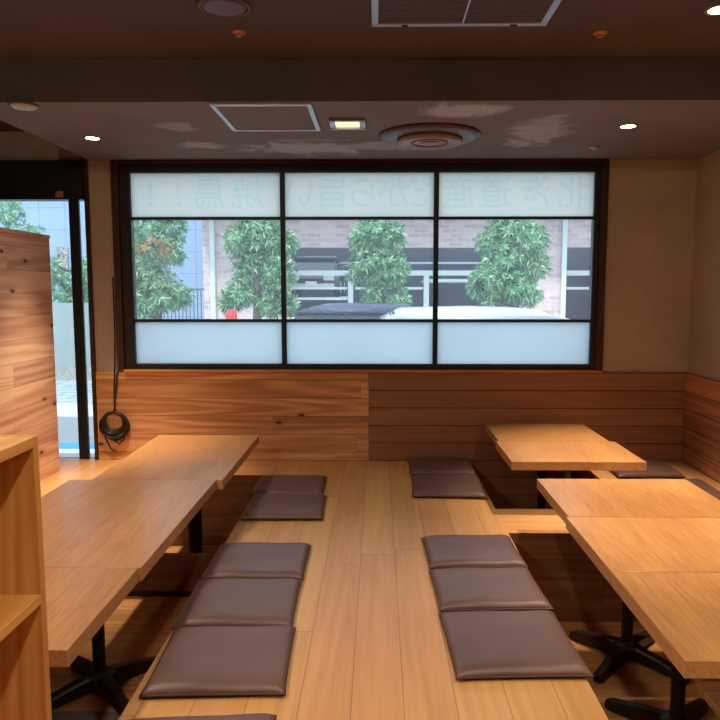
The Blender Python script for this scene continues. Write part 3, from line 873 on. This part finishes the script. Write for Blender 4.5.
# trees
def leafblob(bm, c, r, n, rnd, size=.135):
    cx, cy, cz = c; rx, ry, rz = r
    for _ in range(n):
        while True:
            d = Vector((rnd.uniform(-1, 1), rnd.uniform(-1, 1), rnd.uniform(-1, 1)))
            if .55 < d.length < 1: break
        if rnd.random() < .25: d *= .7
        p = Vector((cx + d.x * rx, cy + d.y * ry, cz + d.z * rz))
        ax = (d.normalized() + Vector((0, 0, .35))).normalized()
        m = rnd.randint(7, 11); u = ax.orthogonal().normalized(); v = ax.cross(u)
        for k in range(m):
            a = 2 * PI * k / m + rnd.uniform(-.2, .2); tilt = rnd.uniform(.15, .85)
            dr = (u * math.cos(a) + v * math.sin(a)) * math.cos(tilt) + ax * math.sin(tilt)
            L = size * rnd.uniform(.7, 1.15); wv = dr.cross(ax).normalized() * L * .105
            drop = Vector((0, 0, -.18 * L))
            q0 = p; q1 = p + dr * L * .5 + wv; q2 = p + dr * L + drop; q3 = p + dr * L * .5 - wv; qm = p + dr * L * .52 - ax * L * .03
            V = [bm.verts.new(w) for w in (q0, q1, q2, q3, qm)]
            bm.faces.new((V[0], V[1], V[4])); bm.faces.new((V[1], V[2], V[4])); bm.faces.new((V[4], V[2], V[3])); bm.faces.new((V[0], V[4], V[3]))
def tree(label, D0, blobs, trunk, orange=None, seed=1, dens=1.0, size=.15):
    rnd = random.Random(seed)
    bx0, bz = at(trunk[0][0], trunk[0][1], D0)
    t = empty('street_tree', (bx0, D0, GZ + .02), label, 'tree', 'street trees across the road')
    o3 = Vector((bx0, D0, GZ + .02))
    bm = bmesh.new(); cs = []
    for (px, py, pr) in blobs:
        x, z = at(px, py, D0); r = pr * D0 / 690
        c = Vector((x, D0 + rnd.uniform(-.15, .15), z)) - o3; cs.append(c)
        leafblob(bm, c, (r, r * .9, r * .95), int(150 * dens * (pr / 20) ** 2), rnd, size)
    obj('foliage', bm, M['leaf'], t)
    if orange:
        bm = bmesh.new()
        x, z = at(orange[0], orange[1], D0 - .5)
        leafblob(bm, Vector((x, D0 - .5, z)) - o3, (.32, .12, .14), 14, rnd, size)
        obj('orange_leaves', bm, M['leaforange'], t, label='cluster of orange leaves')
    tp = [Vector((at(x, y, D0)[0], D0, at(x, y, D0)[1])) - o3 for x, y in trunk]
    tp = [Vector((0, 0, 0)), Vector((tp[0].x, 0, max(.3, tp[0].z)))] + tp[1:]
    tr = obj('trunk', tube(bmesh.new(), tp, [.09 - .01 * i for i in range(len(tp))], 10), M['bark'], t, smooth=True)
    for c in cs:
        s = tp[1].lerp(tp[-1], rnd.uniform(.1, .9))
        mid = s.lerp(c, .5) + Vector((rnd.uniform(-.1, .1), rnd.uniform(-.1, .1), .05))
        obj('branch', tube(bmesh.new(), [s, mid, c], [.035, .026, .014], 7), M['bark'], t, smooth=True)
    return t
tree('large leafy street tree at the left edge of the window with an orange patch', 13.5, [(150, 236, 26), (170, 228, 16), (146, 268, 20), (172, 252, 13), (160, 290, 24), (140, 300, 20), (180, 296, 12), (155, 200, 24)], [(158, 318), (157, 280), (156, 230)], (153, 247), 3)
tree('leafy street tree in front of the pink tiled wall, second from the left', 13.5, [(258, 232, 24), (240, 240, 16), (280, 240, 17), (250, 262, 20), (280, 275, 18), (240, 292, 17), (272, 300, 18), (228, 302, 11), (290, 305, 10), (258, 200, 24)], [(257, 318), (258, 292), (256, 262), (255, 225)], None, 5)
tree('slender leafy street tree behind the dark car', 13.5, [(376, 230, 19), (362, 238, 13), (392, 236, 14), (372, 262, 20), (392, 270, 17), (380, 290, 19), (398, 298, 12), (356, 272, 10), (376, 200, 20)], [(378, 318), (378, 290), (376, 255), (376, 225)], None, 9)
tree('leafy street tree behind the white car, furthest right', 13.5, [(510, 228, 22), (492, 240, 15), (530, 240, 16), (505, 258, 22), (535, 264, 15), (488, 280, 18), (515, 286, 18), (492, 296, 13), (528, 292, 13), (478, 288, 9), (510, 200, 24)], [(502, 318), (506, 292), (508, 262), (510, 225)], None, 12)
tree('bushy tree above the low pale wall seen through the glass door', 16.0, [(80, 285, 20), (95, 272, 20), (62, 296, 16), (92, 300, 16), (10, 212, 16), (28, 240, 20), (-10, 236, 22), (45, 270, 20)], [(80, 318), (80, 290), (78, 270)], None, 21, .8)
# red cone
cn = empty('traffic_cone', (at(232, 311, 9.8)[0], 9.75, GZ + .02), 'red traffic cone in front of the second tree', 'cone')
ct = at(232, 309.5, 9.8)[1] - GZ - .02
obj('cone_body', lathe(bmesh.new(), [(.17, .02), (.085, ct - .15), (.075, ct - .03), (.04, ct)], 24), M['red'], cn, smooth=True)
obj('base', bx(-.2, .2, -.2, .2, 0, .02, .005, 1), M['red'], cn)

# ------------------------------------------------------------------ daylight
w = bpy.data.worlds.new('sky'); SC.world = w; w.use_nodes = True
nt = w.node_tree; nt.nodes.clear()
out = nt.nodes.new('ShaderNodeOutputWorld'); bgd = nt.nodes.new('ShaderNodeBackground')
tc = nt.nodes.new('ShaderNodeTexCoord'); sp = nt.nodes.new('ShaderNodeSeparateXYZ'); rp = nt.nodes.new('ShaderNodeValToRGB')
nt.links.new(tc.outputs['Generated'], sp.inputs[0]); nt.links.new(sp.outputs[2], rp.inputs[0])
rp.color_ramp.elements[0].color = (.86, .93, 1, 1); rp.color_ramp.elements[1].color = (.62, .80, 1, 1)
nt.links.new(rp.outputs[0], bgd.inputs[0]); bgd.inputs[1].default_value = 2.3
nt.links.new(bgd.outputs[0], out.inputs[0])
sun = bpy.data.lights.new('sun', 'SUN'); sun.energy = 3.0; sun.angle = R(8); sun.color = (1, .97, .92)
so = bpy.data.objects.new('sun', sun); COL.objects.link(so); so.rotation_euler = (R(42), 0, R(-18))

vs = SC.view_settings; vs.view_transform = 'Standard'; vs.look = 'None'; vs.gamma = 1; vs.use_curve_mapping = False; vs.exposure = 0
SC.cycles.max_bounces = 8; SC.cycles.diffuse_bounces = 4; SC.cycles.glossy_bounces = 3; SC.cycles.transparent_max_bounces = 12
SC.cycles.sample_clamp_indirect = 4; SC.cycles.caustics_reflective = False; SC.cycles.caustics_refractive = False
SC.cycles.use_denoising = True
